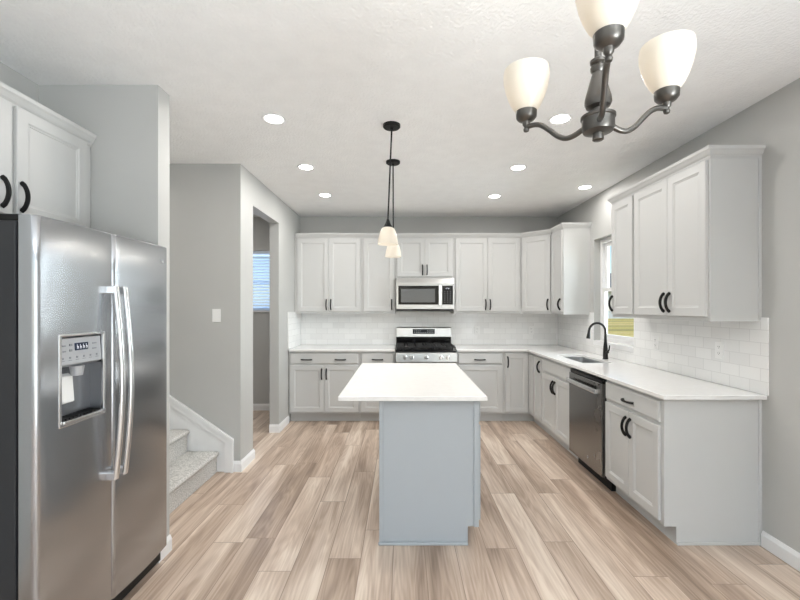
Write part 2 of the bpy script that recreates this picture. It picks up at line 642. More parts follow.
structure(MB().box(XF - WT, XF, YA, YB + WT, 0, H), 'wall_far', M['wall'], 'grey end wall of the stairwell and hall', 'wall')
RW = (-1.4, 1.8, 0.2, 2.3)
structure(MB().grid('xz', [XL, RW[0], RW[1], XR], [0, RW[2], RW[3], H], lambda i, j: not (i == 1 and j == 1), YREAR - WT, YREAR),
          'wall_rear', M['wall'], 'grey rear wall with a wide window', 'wall')

# baseboards -------------------------------------------------------
BH, BT = 0.092, 0.015
BP = [(0, 0), (BT, 0), (BT, BH - 0.022), (BT * 0.55, BH - 0.006), (BT * 0.4, BH), (0, BH)]


def baseboard(name, pts, label):
    """moulded board along a polyline [(x,y)]; the room side lies to the LEFT of travel"""
    offs = []
    d = [Vector((b[0] - a[0], b[1] - a[1])).normalized() for a, b in zip(pts, pts[1:])]
    nr = [Vector((-v.y, v.x)) for v in d]
    for i in range(len(pts)):
        if i == 0:
            offs.append(nr[0])
        elif i == len(pts) - 1:
            offs.append(nr[-1])
        else:
            offs.append((nr[i - 1] + nr[i]) / (1 + nr[i - 1].dot(nr[i])))
    return structure(MB().sweep(pts, [(o.x, o.y) for o in offs], BP), name, M['trim'], label, 'baseboard')


baseboard('baseboard_right', [(XR, PD[1] + 0.05), (XR, 2.44)], 'white baseboard below the side wall past the counter end')
baseboard('baseboard_corner', [(XK - 0.106, OP[0]), (XK, OP[0]), (XK, YS), (-1.475, YS)], 'white baseboard round the corner between stairs and hall opening')
baseboard('baseboard_hall', [(XK, 5.03), (XK, OP[1]), (XK - 0.106, OP[1])], 'white baseboard between the hall opening and the back cabinets')
baseboard('baseboard_back', [(XK - 0.106, YB), (XF, YB)], 'white baseboard under the blinds in the hall')
baseboard('baseboard_alcove', [(-1.379, YA + 0.112), (-1.379, YA), (-1.43, YA)], 'short white baseboard on the stub wall end by the refrigerator')

# kitchen window -----------------------------------------------------
y0, y1, z0, z1 = KW
w = structure(MB().grid('yz', [y0, y0 + 0.045, y1 - 0.045, y1], [z0, z0 + 0.04, z1 - 0.045, z1],
                        lambda i, j: not (i == 1 and j == 1), XR + 0.07, XR + 0.135), 'window_1', M['trim'], 'white double-hung window above the sink', 'window', bevel=0.003)
zm = 1.633
for nm, za, zb, xo in (('upper_sash', zm - 0.02, z1 - 0.045, 0.105), ('lower_sash', z0 + 0.04, zm + 0.02, 0.075)):
    ya, yb = y0 + 0.045, y1 - 0.045
    s_ = MB().grid('yz', [ya, ya + 0.04, yb - 0.04, yb], [za, za + 0.04, zb - 0.04, zb], lambda i, j: not (i == 1 and j == 1),
                   XR + xo, XR + xo + 0.026).build(nm, M['trim'], w, bevel=0.003)
    MB().box(XR + xo + 0.011, XR + xo + 0.015, ya + 0.04, yb - 0.04, za + 0.04, zb - 0.04).build('glass_pane', M['glass'], s_)
MB().box(XR + 0.062, XR + 0.075, 4.14, 4.24, zm + 0.02, zm + 0.035).build('sash_lock', M['plastic'], w, bevel=0.003)
structure(MB().box(XR - 0.0105, XR + 0.07, y0 + 0.0005, y1 - 0.0005, z0 - 0.048, z0),
          'trim_1', M['trim'], 'white sill board under the sink window', 'window sill', bevel=0.003)

# hall window with blind ----------------------------------------------
x0, x1, z0, z1 = HW
w = structure(MB().grid('xz', [x0, x0 + 0.05, x1 - 0.05, x1], [z0, z0 + 0.05, z1 - 0.05, z1],
                        lambda i, j: not (i == 1 and j == 1), YB + 0.07, YB + 0.13), 'window_2', M['trim'], 'white window in the hall behind the blinds', 'window', bevel=0.003)
MB().box(x0 + 0.05, x1 - 0.05, YB + 0.085, YB + 0.115, 1.80 - 0.02, 1.80 + 0.02).build('meeting_rail', M['trim'], w, bevel=0.003)
MB().box(x0 + 0.05, x1 - 0.05, YB + 0.098, YB + 0.102, z0 + 0.05, z1 - 0.05).build('glass_pane', M['glass'], w)
structure(MB().box(x0, x1, YB - 0.02, YB + 0.07, z0 - 0.022, z0), 'trim_2', M['trim'], 'white sill board under the hall window', 'window sill', bevel=0.003)
bl = thing('window_blind', 'white horizontal blind lowered over the hall window', 'blind', ((x0 + x1) / 2, YB + 0.03, z0))
hw = (x1 - x0) / 2 - 0.01
MB().box(-hw, hw, -0.022, 0.022, z1 - z0 - 0.045, z1 - z0 - 0.003).build('head_rail', M['blind'], bl, bevel=0.003)
MB().box(-hw, hw, -0.02, 0.02, 0.004, 0.02).build('bottom_rail', M['blind'], bl, bevel=0.003)
sl = MB()
zz = 0.045
while zz < z1 - z0 - 0.055:
    sl.prism([(-0.021, zz - 0.013), (0.019, zz + 0.013), (0.021, zz + 0.011), (-0.019, zz - 0.015)], 'x', -hw, hw)
    zz += 0.041
sl.build('slat_stack', M['blind'], bl)
for xx in (-0.25, 0.25):
    MB().box(xx - 0.002, xx + 0.002, -0.0235, -0.0215, 0.01, z1 - z0 - 0.01).build('ladder_cord', M['plastic'], bl)

# rear openings (behind the viewpoint) -----------------------------------
structure(MB().grid('xz', [RW[0], RW[0] + 0.06, 0.17, 0.23, RW[1] - 0.06, RW[1]], [RW[2], RW[2] + 0.06, RW[3] - 0.06, RW[3]],
                    lambda i, j: not (i in (1, 3) and j == 1), YREAR - 0.12, YREAR - 0.06), 'window_3', M['trim'], 'wide white window in the rear wall', 'window')
structure(MB().grid('yz', [PD[0], PD[0] + 0.06, -1.63, -1.57, PD[1] - 0.06, PD[1]], [0, 0.08, 2.04, 2.1],
                    lambda i, j: not (i in (1, 3) and j == 1), XR + 0.08, XR + 0.14), 'door_1', M['trim'], 'white sliding patio door in the side wall', 'door')

# backsplash ---------------------------------------------------------------
BS = 0.009
BZ = (0.914, 1.378)
structure(MB().grid('xz', [XK, XR], BZ, lambda i, j: True, YB - BS, YB - 0.0005), 'trim_3', M['tile_x'], 'white subway tile backsplash behind the range', 'backsplash')
structure(MB().grid('yz', [2.403, KW[0], KW[1], YB - BS], [BZ[0], KW[2] - 0.0485, BZ[1]], lambda i, j: not (i == 1 and j == 1), XR - BS, XR - 0.0005),
          'trim_4', M['tile_y'], 'white subway tile backsplash around the sink window', 'backsplash')
structure(MB().grid('yz', [5.012, YB - BS], BZ, lambda i, j: True, XK + 0.0005, XK + BS), 'trim_5', M['tile_y'], 'short tile backsplash return on the hall wall', 'backsplash')

# stairs ---------------------------------------------------------------------
st = thing('staircase', 'carpeted grey staircase rising behind the refrigerator', 'staircase', (-1.611, 3.0, 0))
RUN, RISE, NS = 0.258, 0.186, 8
for i in range(NS):
    xa = -i * RUN
    top = (i + 1) * RISE
    xb = xa - RUN
    pr = [(xa, max(0, i * RISE) if i == 0 else i * RISE), (xa, top - 0.045), (xa + 0.016, top - 0.036), (xa + 0.022, top - 0.018),
          (xa + 0.014, top - 0.004), (xa, top), (xb, top), (xb, 0), (xa, 0)]
    if i == 0:
        pr = pr[:-1]
    MB().prism(pr, 'y', -0.545, 0.528).build('step', M['carpet'], st, bevel=0.006)

sk = thing('stair_skirt', 'white sloped skirt board along the stair wall', 'skirt board', (-1.473, YS, 0))
slope = (0.6815 - 0.285) / (2.049 - 1.473)
Lx = -2.4
MB().prism([(0, 0), (0, 0.285), (Lx, 0.285 - slope * Lx), (Lx, -slope * Lx - 0.25), (-0.30, 0)], 'y', -0.012, -0.0008).build('board', M['trim'], sk)
MB().prism([(0.004, 0.0), (0.004, 0.288), (Lx, 0.288 - slope * Lx), (Lx, 0.185 - slope * (Lx)), (-0.073, 0.262 + 0.0), (-0.073, 0.0)], 'y', -0.030, -0.012).build('cap_band', M['trim'], sk, bevel=0.002)
MB().prism([(0.008, 0.0), (0.008, 0.291), (Lx, 0.291 - slope * Lx), (Lx, 0.262 - slope * Lx), (-0.016, 0.276), (-0.016, 0.0)], 'y', -0.040, -0.030).build('edge_bead', M['trim'], sk, bevel=0.002)

# ------------------------------------------------------------------ cabinets
FW = 0.057
PAINT = 'cab'
DOOR_T = 0.019
# local frame of a cabinet: x along its width as seen from the front, y into it (doors stand proud at y<0), z up


def shaker(mb, x0, x1, z0, z1, y0=0.0):
    t = DOOR_T
    return mb.rings(x0, x1, z0, z1, [(0, -0.0012), (0, -t + 0.003), (0.003, -t), (FW - 0.003, -t), (FW, -t + 0.002), (FW + 0.003, -t + 0.0045),
                                     (FW + 0.009, -t + 0.0055), (FW + 0.011, -t + 0.009)], y0)


def slab_front(mb, x0, x1, z0, z1, y0=0.0):
    t = DOOR_T
    return mb.rings(x0, x1, z0, z1, [(0, -0.0012), (0, -t + 0.006), (0.003, -t + 0.004), (0.009, -t), ], y0)


def pull(parent, x, z, vertical, y0=-DOOR_T, L=0.128, M_=None):
    """black arched bow pull"""
    pts, rad = [], []
    N = 14
    for i in range(N + 1):
        a = i / N
        s = (a - 0.5) * L
        out = 0.030 * math.sin(PI * a) ** 0.62
        p = (x, y0 - 0.001 - out, z + s) if vertical else (x + s, y0 - 0.001 - out, z)
        pts.append(p)
        rad.append(0.0105 if 0.12 < a < 0.88 else 0.0115)
    mb = MB().tube(pts, rad, 8, 0.75, up=(1, 0, 0) if vertical else (0, 0, 1))
    return mb.build('handle', M['black'], parent, smooth=True, label='black arched bow handle')


def door(root, x0, x1, z0, z1, hx=None, hz=None, y0=0.0):
    d = shaker(MB(), x0, x1, z0, z1, y0).build('door', M[PAINT], root)
    if hx is not None:
        pull(d, hx, hz, True, y0 - DOOR_T)
    return d


def drawer(root, x0, x1, z0, z1, hxs, y0=0.0, name='drawer'):
    d = slab_front(MB(), x0, x1, z0, z1, y0).build(name, M[PAINT], root)
    for hx in hxs:
        pull(d, hx, (z0 + z1) / 2 - 0.012, False, y0 - DOOR_T)
    return d


ZC = 0.888            # top of the base carcass
DZ0, DZ1, RZ0, RZ1 = 0.132, 0.712, 0.735, 0.862   # door and drawer heights
GAP = 0.0015


def base_box(root, x0, x1, D, toe=0.073):
    MB().box(x0 + 0.0006, x1 - 0.0006, 0, D, 0.109, ZC).build('carcass', M['cab'], root, bevel=0.0012)
    MB().box(x0 + 0.0006, x1 - 0.0006, toe, D - 0.02, 0, 0.109).build('toe_kick', M['cab'], root)


def upper_box(root, W, D, z0, z1):
    return MB().box(0.0006, W - 0.0006, 0, D, z0, z1).build('carcass', M['cab'], root, bevel=0.0012)


CROWN = [(0.0, 2.345), (0.004, 2.345), (0.006, 2.358), (0.014, 2.366), (0.024, 2.384), (0.031, 2.392), (0.033, 2.410), (0.0, 2.410)]


def crown(root, W, D, left=None, right=None):
    """left/right: None = plain butt end, 'ret' = returns along the side, number = mitre component along x"""
    path, offs = [(0, 0), (W, 0)], [(0, -1), (0, -1)]
    if left == 'ret':
        offs[0] = (-1, -1); path.insert(0, (0, D)); offs.insert(0, (-1, 0))
    elif left is not None:
        offs[0] = (left, -1)
    if right == 'ret':
        offs[-1] = (1, -1); path.append((W, D)); offs.append((1, 0))
    elif right is not None:
        offs[-1] = (right, -1)
    MB().sweep(path, offs, CROWN).build('crown_molding', M['cab'], root)


GB = 'grey base cabinets'
GU = 'grey upper cabinets'
YF = 5.05                                     # face frames of the back base cabinets
# back run
c = thing('base_cabinet', 'two-door grey base cabinet with a wide two-handle drawer beside the hall wall', 'cabinet', (-1.41, YF, 0), 0, GB)
base_box(c, 0, 0.885, 0.585)
drawer(c, 0.018, 0.867, RZ0, RZ1, (0.225, 0.645))
door(c, 0.018, 0.441, DZ0, DZ1, 0.441 - 0.028, DZ1 - 0.105)
door(c, 0.444, 0.867, DZ0, DZ1, 0.444 + 0.028, DZ1 - 0.105)
c = thing('base_cabinet', 'narrow grey base cabinet touching the hall side of the range', 'cabinet', (-0.5245, YF, 0), 0, GB)
base_box(c, 0, 0.44, 0.585)
drawer(c, 0.018, 0.422, RZ0, RZ1, (0.22,))
door(c, 0.018, 0.422, DZ0, DZ1, 0.422 - 0.028, DZ1 - 0.105)
c = thing('base_cabinet', 'single-door grey base cabinet between the range and the corner cabinet', 'cabinet', (0.682, YF, 0), 0, GB)
base_box(c, 0, 0.586, 0.585)
drawer(c, 0.018, 0.562, RZ0, RZ1, (0.285,))
door(c, 0.018, 0.562, DZ0, DZ1, 0.018 + 0.028, DZ1 - 0.105)
# corner unit
c = thing('corner_cabinet', 'grey corner base cabinet with two full-height doors meeting at an inside angle', 'cabinet', (1.27, YF, 0), 0, GB)
pts = [(0, 0), (0.32, 0), (0.32, -0.20), (0.905, -0.20), (0.905, 0.585), (0, 0.585)]
MB().prism(pts, 'z', 0.109, ZC).build('carcass', M['cab'], c, bevel=0.0012)
MB().prism([(0, 0.073), (0.393, 0.073), (0.393, -0.20), (0.88, -0.20), (0.88, 0.56), (0, 0.56)], 'z', 0, 0.109).build('toe_kick', M['cab'], c)
door(c, 0.016, 0.298, DZ0, RZ1, 0.016 + 0.028, RZ1 - 0.105)
d = shaker(MB(), 0.022, 0.192, DZ0, RZ1)
bmesh.ops.transform(d.b, matrix=Matrix.Translation((0.32, 0, 0)) @ Matrix.Rotation(-PI / 2, 4, 'Z'), verts=d.b.verts[:])
d.build('door', M['cab'], c)
# side run, facing the hall (-X)
XFc = 1.59
R = -PI / 2
c = thing('base_cabinet', 'narrow full-height-door grey base cabinet between corner cabinet and sink cabinet', 'cabinet', (XFc, 4.849, 0), R, GB)
base_box(c, 0, 0.272, 0.585)
door(c, 0.014, 0.258, DZ0, RZ1, 0.258 - 0.028, RZ1 - 0.105)
c = thing('sink_cabinet', 'two-door grey base cabinet under the sink with a plain false drawer', 'cabinet', (XFc, 4.576, 0), R, GB)
W_ = 0.799
# open box so that the sink bowl hangs inside it
MB().box(0.0006, W_, 0, 0.02, 0.109, ZC).box(0.0006, 0.0186, 0.02, 0.585, 0.109, ZC).box(W_ - 0.0186, W_, 0.02, 0.585, 0.109, ZC) \
    .box(0.0186, W_ - 0.0186, 0.02, 0.585, 0.109, 0.127).build('carcass', M['cab'], c)
MB().box(0.0006, W_ - 0.0006, 0.073, 0.56, 0, 0.109).build('toe_kick', M['cab'], c)
drawer(c, 0.016, W_ - 0.016, RZ0, RZ1, (), name='false_drawer')
door(c, 0.016, W_ / 2 - GAP, DZ0, DZ1, W_ / 2 - 0.028, DZ1 - 0.105)
door(c, W_ / 2 + GAP, W_ - 0.016, DZ0, DZ1, W_ / 2 + 0.028, DZ1 - 0.105)
c = thing('base_cabinet', 'two-door grey base cabinet with one drawer at the open end of the sink counter', 'cabinet', (XFc, 3.148, 0), R, GB)
W_ = 0.675
base_box(c, 0, W_, 0.585)
drawer(c, 0.016, W_ - 0.012, RZ0, RZ1, (W_ / 2,))
door(c, 0.016, W_ / 2 - GAP, DZ0, DZ1, W_ / 2 - 0.028, DZ1 - 0.105)
door(c, W_ / 2 + GAP, W_ - 0.012, DZ0, DZ1, W_ / 2 + 0.028, DZ1 - 0.105)
MB().prism([(0, 0.109), (0.073, 0.109), (0.073, 0.0), (0.587, 0.0), (0.587, ZC), (0, ZC)], 'x', W_, W_ + 0.018).build('end_panel', M['cab'], c)
MB().box(W_ + 0.018, W_ + 0.030, 0.073, 0.58, 0.0, 0.017).build('shoe_strip', M['cab'], c, bevel=0.003)
MB().box(W_ + 0.018, W_ + 0.024, 0.570, 0.5875, 0.016, ZC).build('scribe_strip', M['cab'], c)

# upper cabinets on the back wall
YU, UD, UZ0, UZ1 = 5.338, 0.309, 1.352, 2.385
DU0, DU1, HU = 1.380, 2.338, 1.472
c = thing('upper_cabinet', 'two-door grey upper cabinet in the corner beside the hall wall', 'cabinet', (-1.395, YU, 0), 0, GU)
upper_box(c, 0.87, UD, UZ0, UZ1); crown(c, 0.87, UD)
door(c, 0.016, 0.430, DU0, DU1, 0.430 - 0.028, HU)
door(c, 0.433, 0.848, DU0, DU1, 0.433 + 0.028, HU)
MB().box(-0.019, 0, 0, 0.02, UZ0, UZ1 + 0.02).build('filler_strip', M['cab'], c)
c = thing('upper_cabinet', 'single-door grey upper cabinet beside the microwave', 'cabinet', (-0.5245, YU, 0), 0, GU)
upper_box(c, 0.44, UD, UZ0, UZ1); crown(c, 0.44, UD)
door(c, 0.022, 0.418, DU0, DU1, 0.418 - 0.028, HU)
c = thing('upper_cabinet', 'short two-door grey upper cabinet above the microwave', 'cabinet', (-0.084, YU, 0), 0, GU)
upper_box(c, 0.765, UD, 1.815, UZ1); crown(c, 0.765, UD)
door(c, 0.022, 0.381, 1.840, DU1, 0.381 - 0.028, 1.840 + 0.088)
door(c, 0.384, 0.743, 1.840, DU1, 0.384 + 0.028, 1.840 + 0.088)
c = thing('upper_cabinet', 'two-door grey upper cabinet between the microwave and the angled cabinet', 'cabinet', (0.6815, YU, 0), 0, GU)
upper_box(c, 0.891, UD, UZ0, UZ1); crown(c, 0.891, UD, None, -0.4142)
door(c, 0.022, 0.444, DU0, DU1, 0.444 - 0.028, HU)
door(c, 0.447, 0.869, DU0, DU1, 0.447 + 0.028, HU)
# angled corner upper cabinet (local x runs along its 45 degree face)
c = thing('angled_cabinet', 'grey upper cabinet set at an angle across the corner', 'cabinet', (1.573, YU, 0), -PI / 4, GU)
LD = 0.2955 * math.sqrt(2)
rt = Matrix.Rotation(PI / 4, 3, 'Z')
poly = [(0, 0), (0.2955, -0.2955), (0.604, -0.2955), (0.604, 0.308), (0, 0.308)]
mb = MB().prism([tuple((rt @ Vector((p[0], p[1], 0))).xy) for p in poly], 'z', UZ0, UZ1)
mb.build('carcass', M['cab'], c, bevel=0.0012)
crown(c, LD, UD, 0.4142, -0.4142)
door(c, 0.016, LD - 0.016, DU0, DU1, LD - 0.016 - 0.028, HU)
# side wall uppers
XU = 1.8695
c = thing('upper_cabinet', 'narrow grey upper cabinet between the angled cabinet and the sink window', 'cabinet', (XU, 5.037, 0), R, GU)
upper_box(c, 0.35, 0.308, UZ0, UZ1); crown(c, 0.35, 0.308, 0.4142, 'ret')
door(c, 0.016, 0.334, DU0, DU1, 0.334 - 0.028, HU)
c = thing('upper_cabinet', 'narrow single-door grey upper cabinet touching the near side of the sink window', 'cabinet', (XU, 3.597, 0), R, GU)
upper_box(c, 0.349, 0.308, UZ0, UZ1); crown(c, 0.349, 0.308, 'ret', None)
door(c, 0.014, 0.335, DU0, DU1, 0.014 + 0.028, HU)
c = thing('upper_cabinet', 'large two-door grey upper cabinet above the open end of the sink counter', 'cabinet', (XU, 3.2475, 0), R, GU)
upper_box(c, 0.792, 0.308, UZ0, UZ1); crown(c, 0.792, 0.308, None, 'ret')
door(c, 0.014, 0.418, DU0, DU1, 0.418 - 0.028, HU)
door(c, 0.421, 0.776, DU0, DU1, 0.421 + 0.028, HU)
MB().box(0.7915, 0.7975, 0.290, 0.308, UZ0 + 0.012, 2.345).build('scribe_strip', M['cab'], c)
# above the refrigerator, facing +X
c = thing('upper_cabinet', 'two-door grey cabinet mounted above the refrigerator', 'cabinet', (-1.758, 1.388, 0), PI / 2, GU)
upper_box(c, 0.90, 0.2965, 1.83, UZ1); crown(c, 0.90, 0.2965, 'ret', None)
door(c, 0.014, 0.420, 1.85, 2.350, 0.372, 1.85 + 0.092)
door(c, 0.443, 0.850, 1.85, 2.350, 0.462, 1.85 + 0.092)

# island ---------------------------------------------------------------------
PAINT = 'island'
c = thing('kitchen_island', 'free-standing grey island cabinet under the white overhanging top', 'kitchen island', (0.4640, 2.457, 0), PI / 2)
IW, ID = 1.263, 0.597
MB().box(0.019, IW, 0, ID - 0.006, 0.109, ZC).build('carcass', M['island'], c, bevel=0.0012)
MB().box(0.019, IW, 0.064, ID - 0.006, 0, 0.109).build('toe_kick', M['island'], c)
MB().prism([(0, 0.109), (0.064, 0.109), (0.064, 0.0), (ID, 0.0), (ID, ZC), (0, ZC)], 'x', 0, 0.018).build('end_panel', M['island'], c, bevel=0.001)
MB().box(-0.016, 0, 0.064, ID + 0.010, 0, 0.018).build('shoe_strip', M['island'], c, bevel=0.005)
MB().box(-0.009, 0, ID - 0.020, ID + 0.005, 0.018, ZC).build('corner_strip', M['island'], c, bevel=0.002)
MB().box(-0.009, 0, -0.001, 0.028, 0.109, ZC).build('corner_strip', M['island'], c, bevel=0.002)
MB().box(0.0, IW, ID - 0.006, ID, 0.0, ZC).build('back_panel', M['island'], c)
for a in (0.019, 0.641):
    drawer(c, a + 0.014, a + 0.608, RZ0, RZ1, (a + 0.311,))
    door(c, a + 0.014, a + 0.309, DZ0, DZ1, a + 0.309 - 0.028, DZ1 - 0.105)
    door(c, a + 0.312, a + 0.608, DZ0, DZ1, a + 0.312 + 0.028, DZ1 - 0.105)

PAINT = 'cab'

# counters ---------------------------------------------------------------------
Z0, Z1 = 0.8885, 0.914
o = MB().box(-0.375, 0.501, 2.373, 3.80, Z0, Z1).build('island_countertop', M['quartz'], bevel=0.003)
tag(o, 'white quartz slab on the island with an overhang towards the stairs', 'countertop')
o = MB().box(XK + BS + 0.001, -0.083, 5.012, YB - BS - 0.001, Z0, Z1).build('countertop', M['quartz'], bevel=0.003)
tag(o, 'white quartz counter between the hall wall and the range', 'countertop')
SX0, SX1, SY0, SY1 = 1.70, 1.985, 3.81, 4.44
o = MB().grid('xy', [0.679, 1.552, SX0, SX1, XR - BS - 0.001], [2.403, SY0, SY1, 5.012, YB - BS - 0.001],
              lambda i, j: not (i == 0 and j < 3) and not (i == 2 and j == 1), Z0, Z1).build('countertop', M['quartz'], bevel=0.003)
tag(o, 'white quartz L-shaped counter holding the sink', 'countertop')

# sink -----------------------------------------------------------------------
c = thing('kitchen_sink', 'stainless steel undermount sink under the window', 'sink', ((SX0 + SX1) / 2, (SY0 + SY1) / 2, 0.66))
a, b_, h = (SX1 - SX0) / 2 - 0.001, (SY1 - SY0) / 2 - 0.001, 0.235


def rrect(a, b, r, n=6):
    out = []
    for cx, cy, s in ((a - r, b - r, 0), (-a + r, b - r, 1), (-a + r, -b + r, 2), (a - r, -b + r, 3)):
        for k in range(n + 1):
            t = (s + k / n) * PI / 2
            out.append((cx + r * math.cos(t), cy + r * math.sin(t)))
    return out


mb = MB()
lv = [(a - 0.006, b_ - 0.006, 0.05, 0.0), (a - 0.004, b_ - 0.004, 0.05, h), (a, b_, 0.05, h), (a, b_, 0.05, h - 0.002)]
loops = []
for (aa, bb_, rr, z) in [(a - 0.05, b_ - 0.05, 0.03, 0.003), (a - 0.012, b_ - 0.012, 0.05, 0.010), (a - 0.005, b_ - 0.005, 0.05, 0.05),
                         (a - 0.003, b_ - 0.003, 0.045, h - 0.003), (a + 0.012, b_ + 0.012, 0.05, h - 0.012), (a + 0.012, b_ + 0.012, 0.05, h - 0.016),
                         (a + 0.001, b_ + 0.001, 0.05, h - 0.016), (a - 0.001, b_ - 0.001, 0.05, 0.03), (a - 0.05, b_ - 0.05, 0.03, 0.0)]:
    loops.append([mb.b.verts.new((x, y, z)) for x, y in rrect(aa, bb_, rr)])
for p, q in zip(loops, loops[1:]):
    for k in range(len(p)):
        mb.b.faces.new((p[k], p[(k + 1) % len(p)], q[(k + 1) % len(p)], q[k]))
mb.b.faces.new(loops[0])
mb.b.faces.new(loops[-1][::-1])
mb.build('bowl', M['sinksteel'], c, smooth=True, shift=(0, 0, -0.0))
MB().lathe([(0.045, 0.0035), (0.045, 0.006), (0.03, 0.006), (0.028, 0.004), (0.005, 0.004)]).build('drain', M['chrome'], c, smooth=True)

# faucet ----------------------------------------------------------------------
c = thing('kitchen_faucet', 'black gooseneck pull-down faucet behind the sink', 'faucet', (2.055, 4.09, Z1 + 0.0005))
MB().lathe([(0.027, 0.0), (0.027, 0.006), (0.024, 0.012), (0.022, 0.10), (0.016, 0.16), (0.0125, 0.215), (0.0125, 0.23)]).build('body', M['black'], c, smooth=True)
pts = [(0, 0, 0.22), (0, 0, 0.28)]
for i in range(1, 19):
    t = i / 18 * math.radians(172)
    pts.append((-0.083 + 0.083 * math.cos(t), 0.0, 0.28 + 0.083 * math.sin(t)))
MB().tube(pts, 0.0115, 12).build('neck', M['black'], c, smooth=True)
e = Vector(pts[-1])
MB().tube([e + Vector((0, 0, 0.004)), e + Vector((-0.003, 0, -0.03)), e + Vector((-0.004, 0, -0.034)), e + Vector((-0.010, 0, -0.085))],
          [0.0125, 0.0135, 0.015, 0.020], 14).build('spray_head', M['black'], c, smooth=True)
lv_ = MB().tube([(0.0, -0.015, 0.07), (0.0, -0.05, 0.075)], 0.012, 12)
lv_.tube([(0.0, -0.045, 0.076), (0.004, -0.062, 0.10), (0.006, -0.07, 0.145)], [0.008, 0.007, 0.005], 10)
lv_.build('lever', M['black'], c, smooth=True)

# dishwasher --------------------------------------------------------------------
c = thing('dishwasher', 'stainless steel dishwasher between the sink cabinet and the end cabinet', 'dishwasher', (1.583, 3.772, 0), R)
DWW = 0.618
MB().box(0.004, DWW - 0.004, 0.0, 0.56, 0.10, 0.872).build('tub_housing', M['dark_grey'], c)
MB().rings(0.003, DWW - 0.003, 0.112, 0.838, [(0, -0.0005), (0, -0.024), (0.004, -0.028)]).build('door', M['steel_dw'], c)
dd = [o for o in bpy.data.objects if o.parent == c and o.name.startswith('door')][0]
MB().box(0.006, DWW - 0.006, -0.018, -0.0005, 0.840, 0.872).build('control_strip', M['blackgloss'], c, bevel=0.003)
MB().box(0.01, DWW - 0.01, 0.055, 0.10, 0.0, 0.10).build('kick_plate', M['black'], c)
hb = MB().rings(0.035, DWW - 0.035, 0.755, 0.792, [(0, -0.052), (0, -0.066), (0.006, -0.070)])
hb.build('handle', M['chrome'], dd)
for xa in (0.035, DWW - 0.065):
    MB().box(xa, xa + 0.03, -0.054, -0.0275, 0.757, 0.790).build('handle_bracket', M['chrome'], dd, bevel=0.002)
MB().lathe([(0.0125, -0.0278), (0.0125, -0.0295), (0.011, -0.0298)], (DWW * 0.62, 0, 0.185), 24, 'y').build('badge', M['chrome'], dd, smooth=True)


def emblem(mb, cy, cz, r, x):
    """round monogram: thin ring with two curled script strokes, lying on a face of constant x"""
    def P(u, v):
        return (x, cy + u * r, cz + v * r)
    for rr in (1.0,):
        mb.tube([P(rr * math.cos(t), rr * math.sin(t)) for t in [k * 2 * PI / 24 for k in range(25)]], r * 0.09, 6)
    mb.tube([P(-0.1 + 0.38 * math.cos(t) * (1 - 0.03 * k), 0.0 + 0.55 * math.sin(t)) for k, t in enumerate([0.6 + j * 0.45 for j in range(13)])], r * 0.09, 6)
    mb.tube([P(0.3 + 0.26 * math.cos(t), 0.02 + 0.5 * math.sin(t)) for t in [0.9 + j * 0.42 for j in range(11)]], r * 0.09, 6)
    return mb


emblem(MB(), 0, 0, 0.009, 0).build('emblem', M['grey_mark'], dd)
em = [o for o in bpy.data.objects if o.name.startswith('emblem')][0]
em.rotation_euler = (0, 0, -PI / 2)
em.location = (DWW * 0.62, -0.0300, 0.185)

# range -------------------------------------------------------------------------
c = thing('gas_range', 'stainless steel gas range with black grates under the microwave', 'stove', (0.298, 4.99, 0))
hw = 0.376
MB().box(-hw + 0.002, hw - 0.002, 0.0, 0.635, 0.06, 0.895).build('body', M['dark_grey'], c)
MB().box(-hw + 0.02, hw - 0.02, 0.06, 0.60, 0.0, 0.06).build('base', M['black'], c)
MB().rings(-hw, hw, 0.07, 0.235, [(0, -0.0005), (0, -0.022), (0.004, -0.026)]).build('storage_drawer', M['steel_h'], c)
od = MB().rings(-hw, hw, 0.243, 0.755, [(0, -0.0005), (0, -0.030), (0.004, -0.034)]).build('oven_door', M['steel_h'], c)
MB().rings(-0.27, 0.27, 0.34, 0.62, [(0, -0.0335), (0.003, -0.0355)]).build('window', M['blackgloss'], od)
MB().tube([(-0.33, -0.085, 0.71), (0.33, -0.085, 0.71)], 0.012, 14).box(-0.32, -0.295, -0.08, -0.0335, 0.70, 0.72).box(0.295, 0.32, -0.08, -0.0335, 0.70, 0.72) \
    .build('handle', M['chrome'], od, smooth=True)
cp = MB().prism([(-0.0005, 0.762), (-0.030, 0.762), (-0.034, 0.770), (-0.026, 0.872), (-0.018, 0.880), (-0.0005, 0.880)], 'x', -hw, hw).build('control_panel', M['steel_h'], c, bevel=0.002)
for kx in (-0.262, -0.178, 0.0, 0.178, 0.262):
    k = MB().lathe([(0.025, -0.0295), (0.025, -0.037), (0.021, -0.040), (0.019, -0.062), (0.016, -0.066)], (kx, 0, 0.822), 22, 'y')
    k.box(kx - 0.004, kx + 0.004, -0.074, -0.060, 0.803, 0.841)
    k.build('knob', M['chrome'], c, smooth=True)
MB().box(-hw, hw, -0.022, 0.60, 0.8955, 0.914).build('cooktop', M['blackgloss'], c, bevel=0.004)
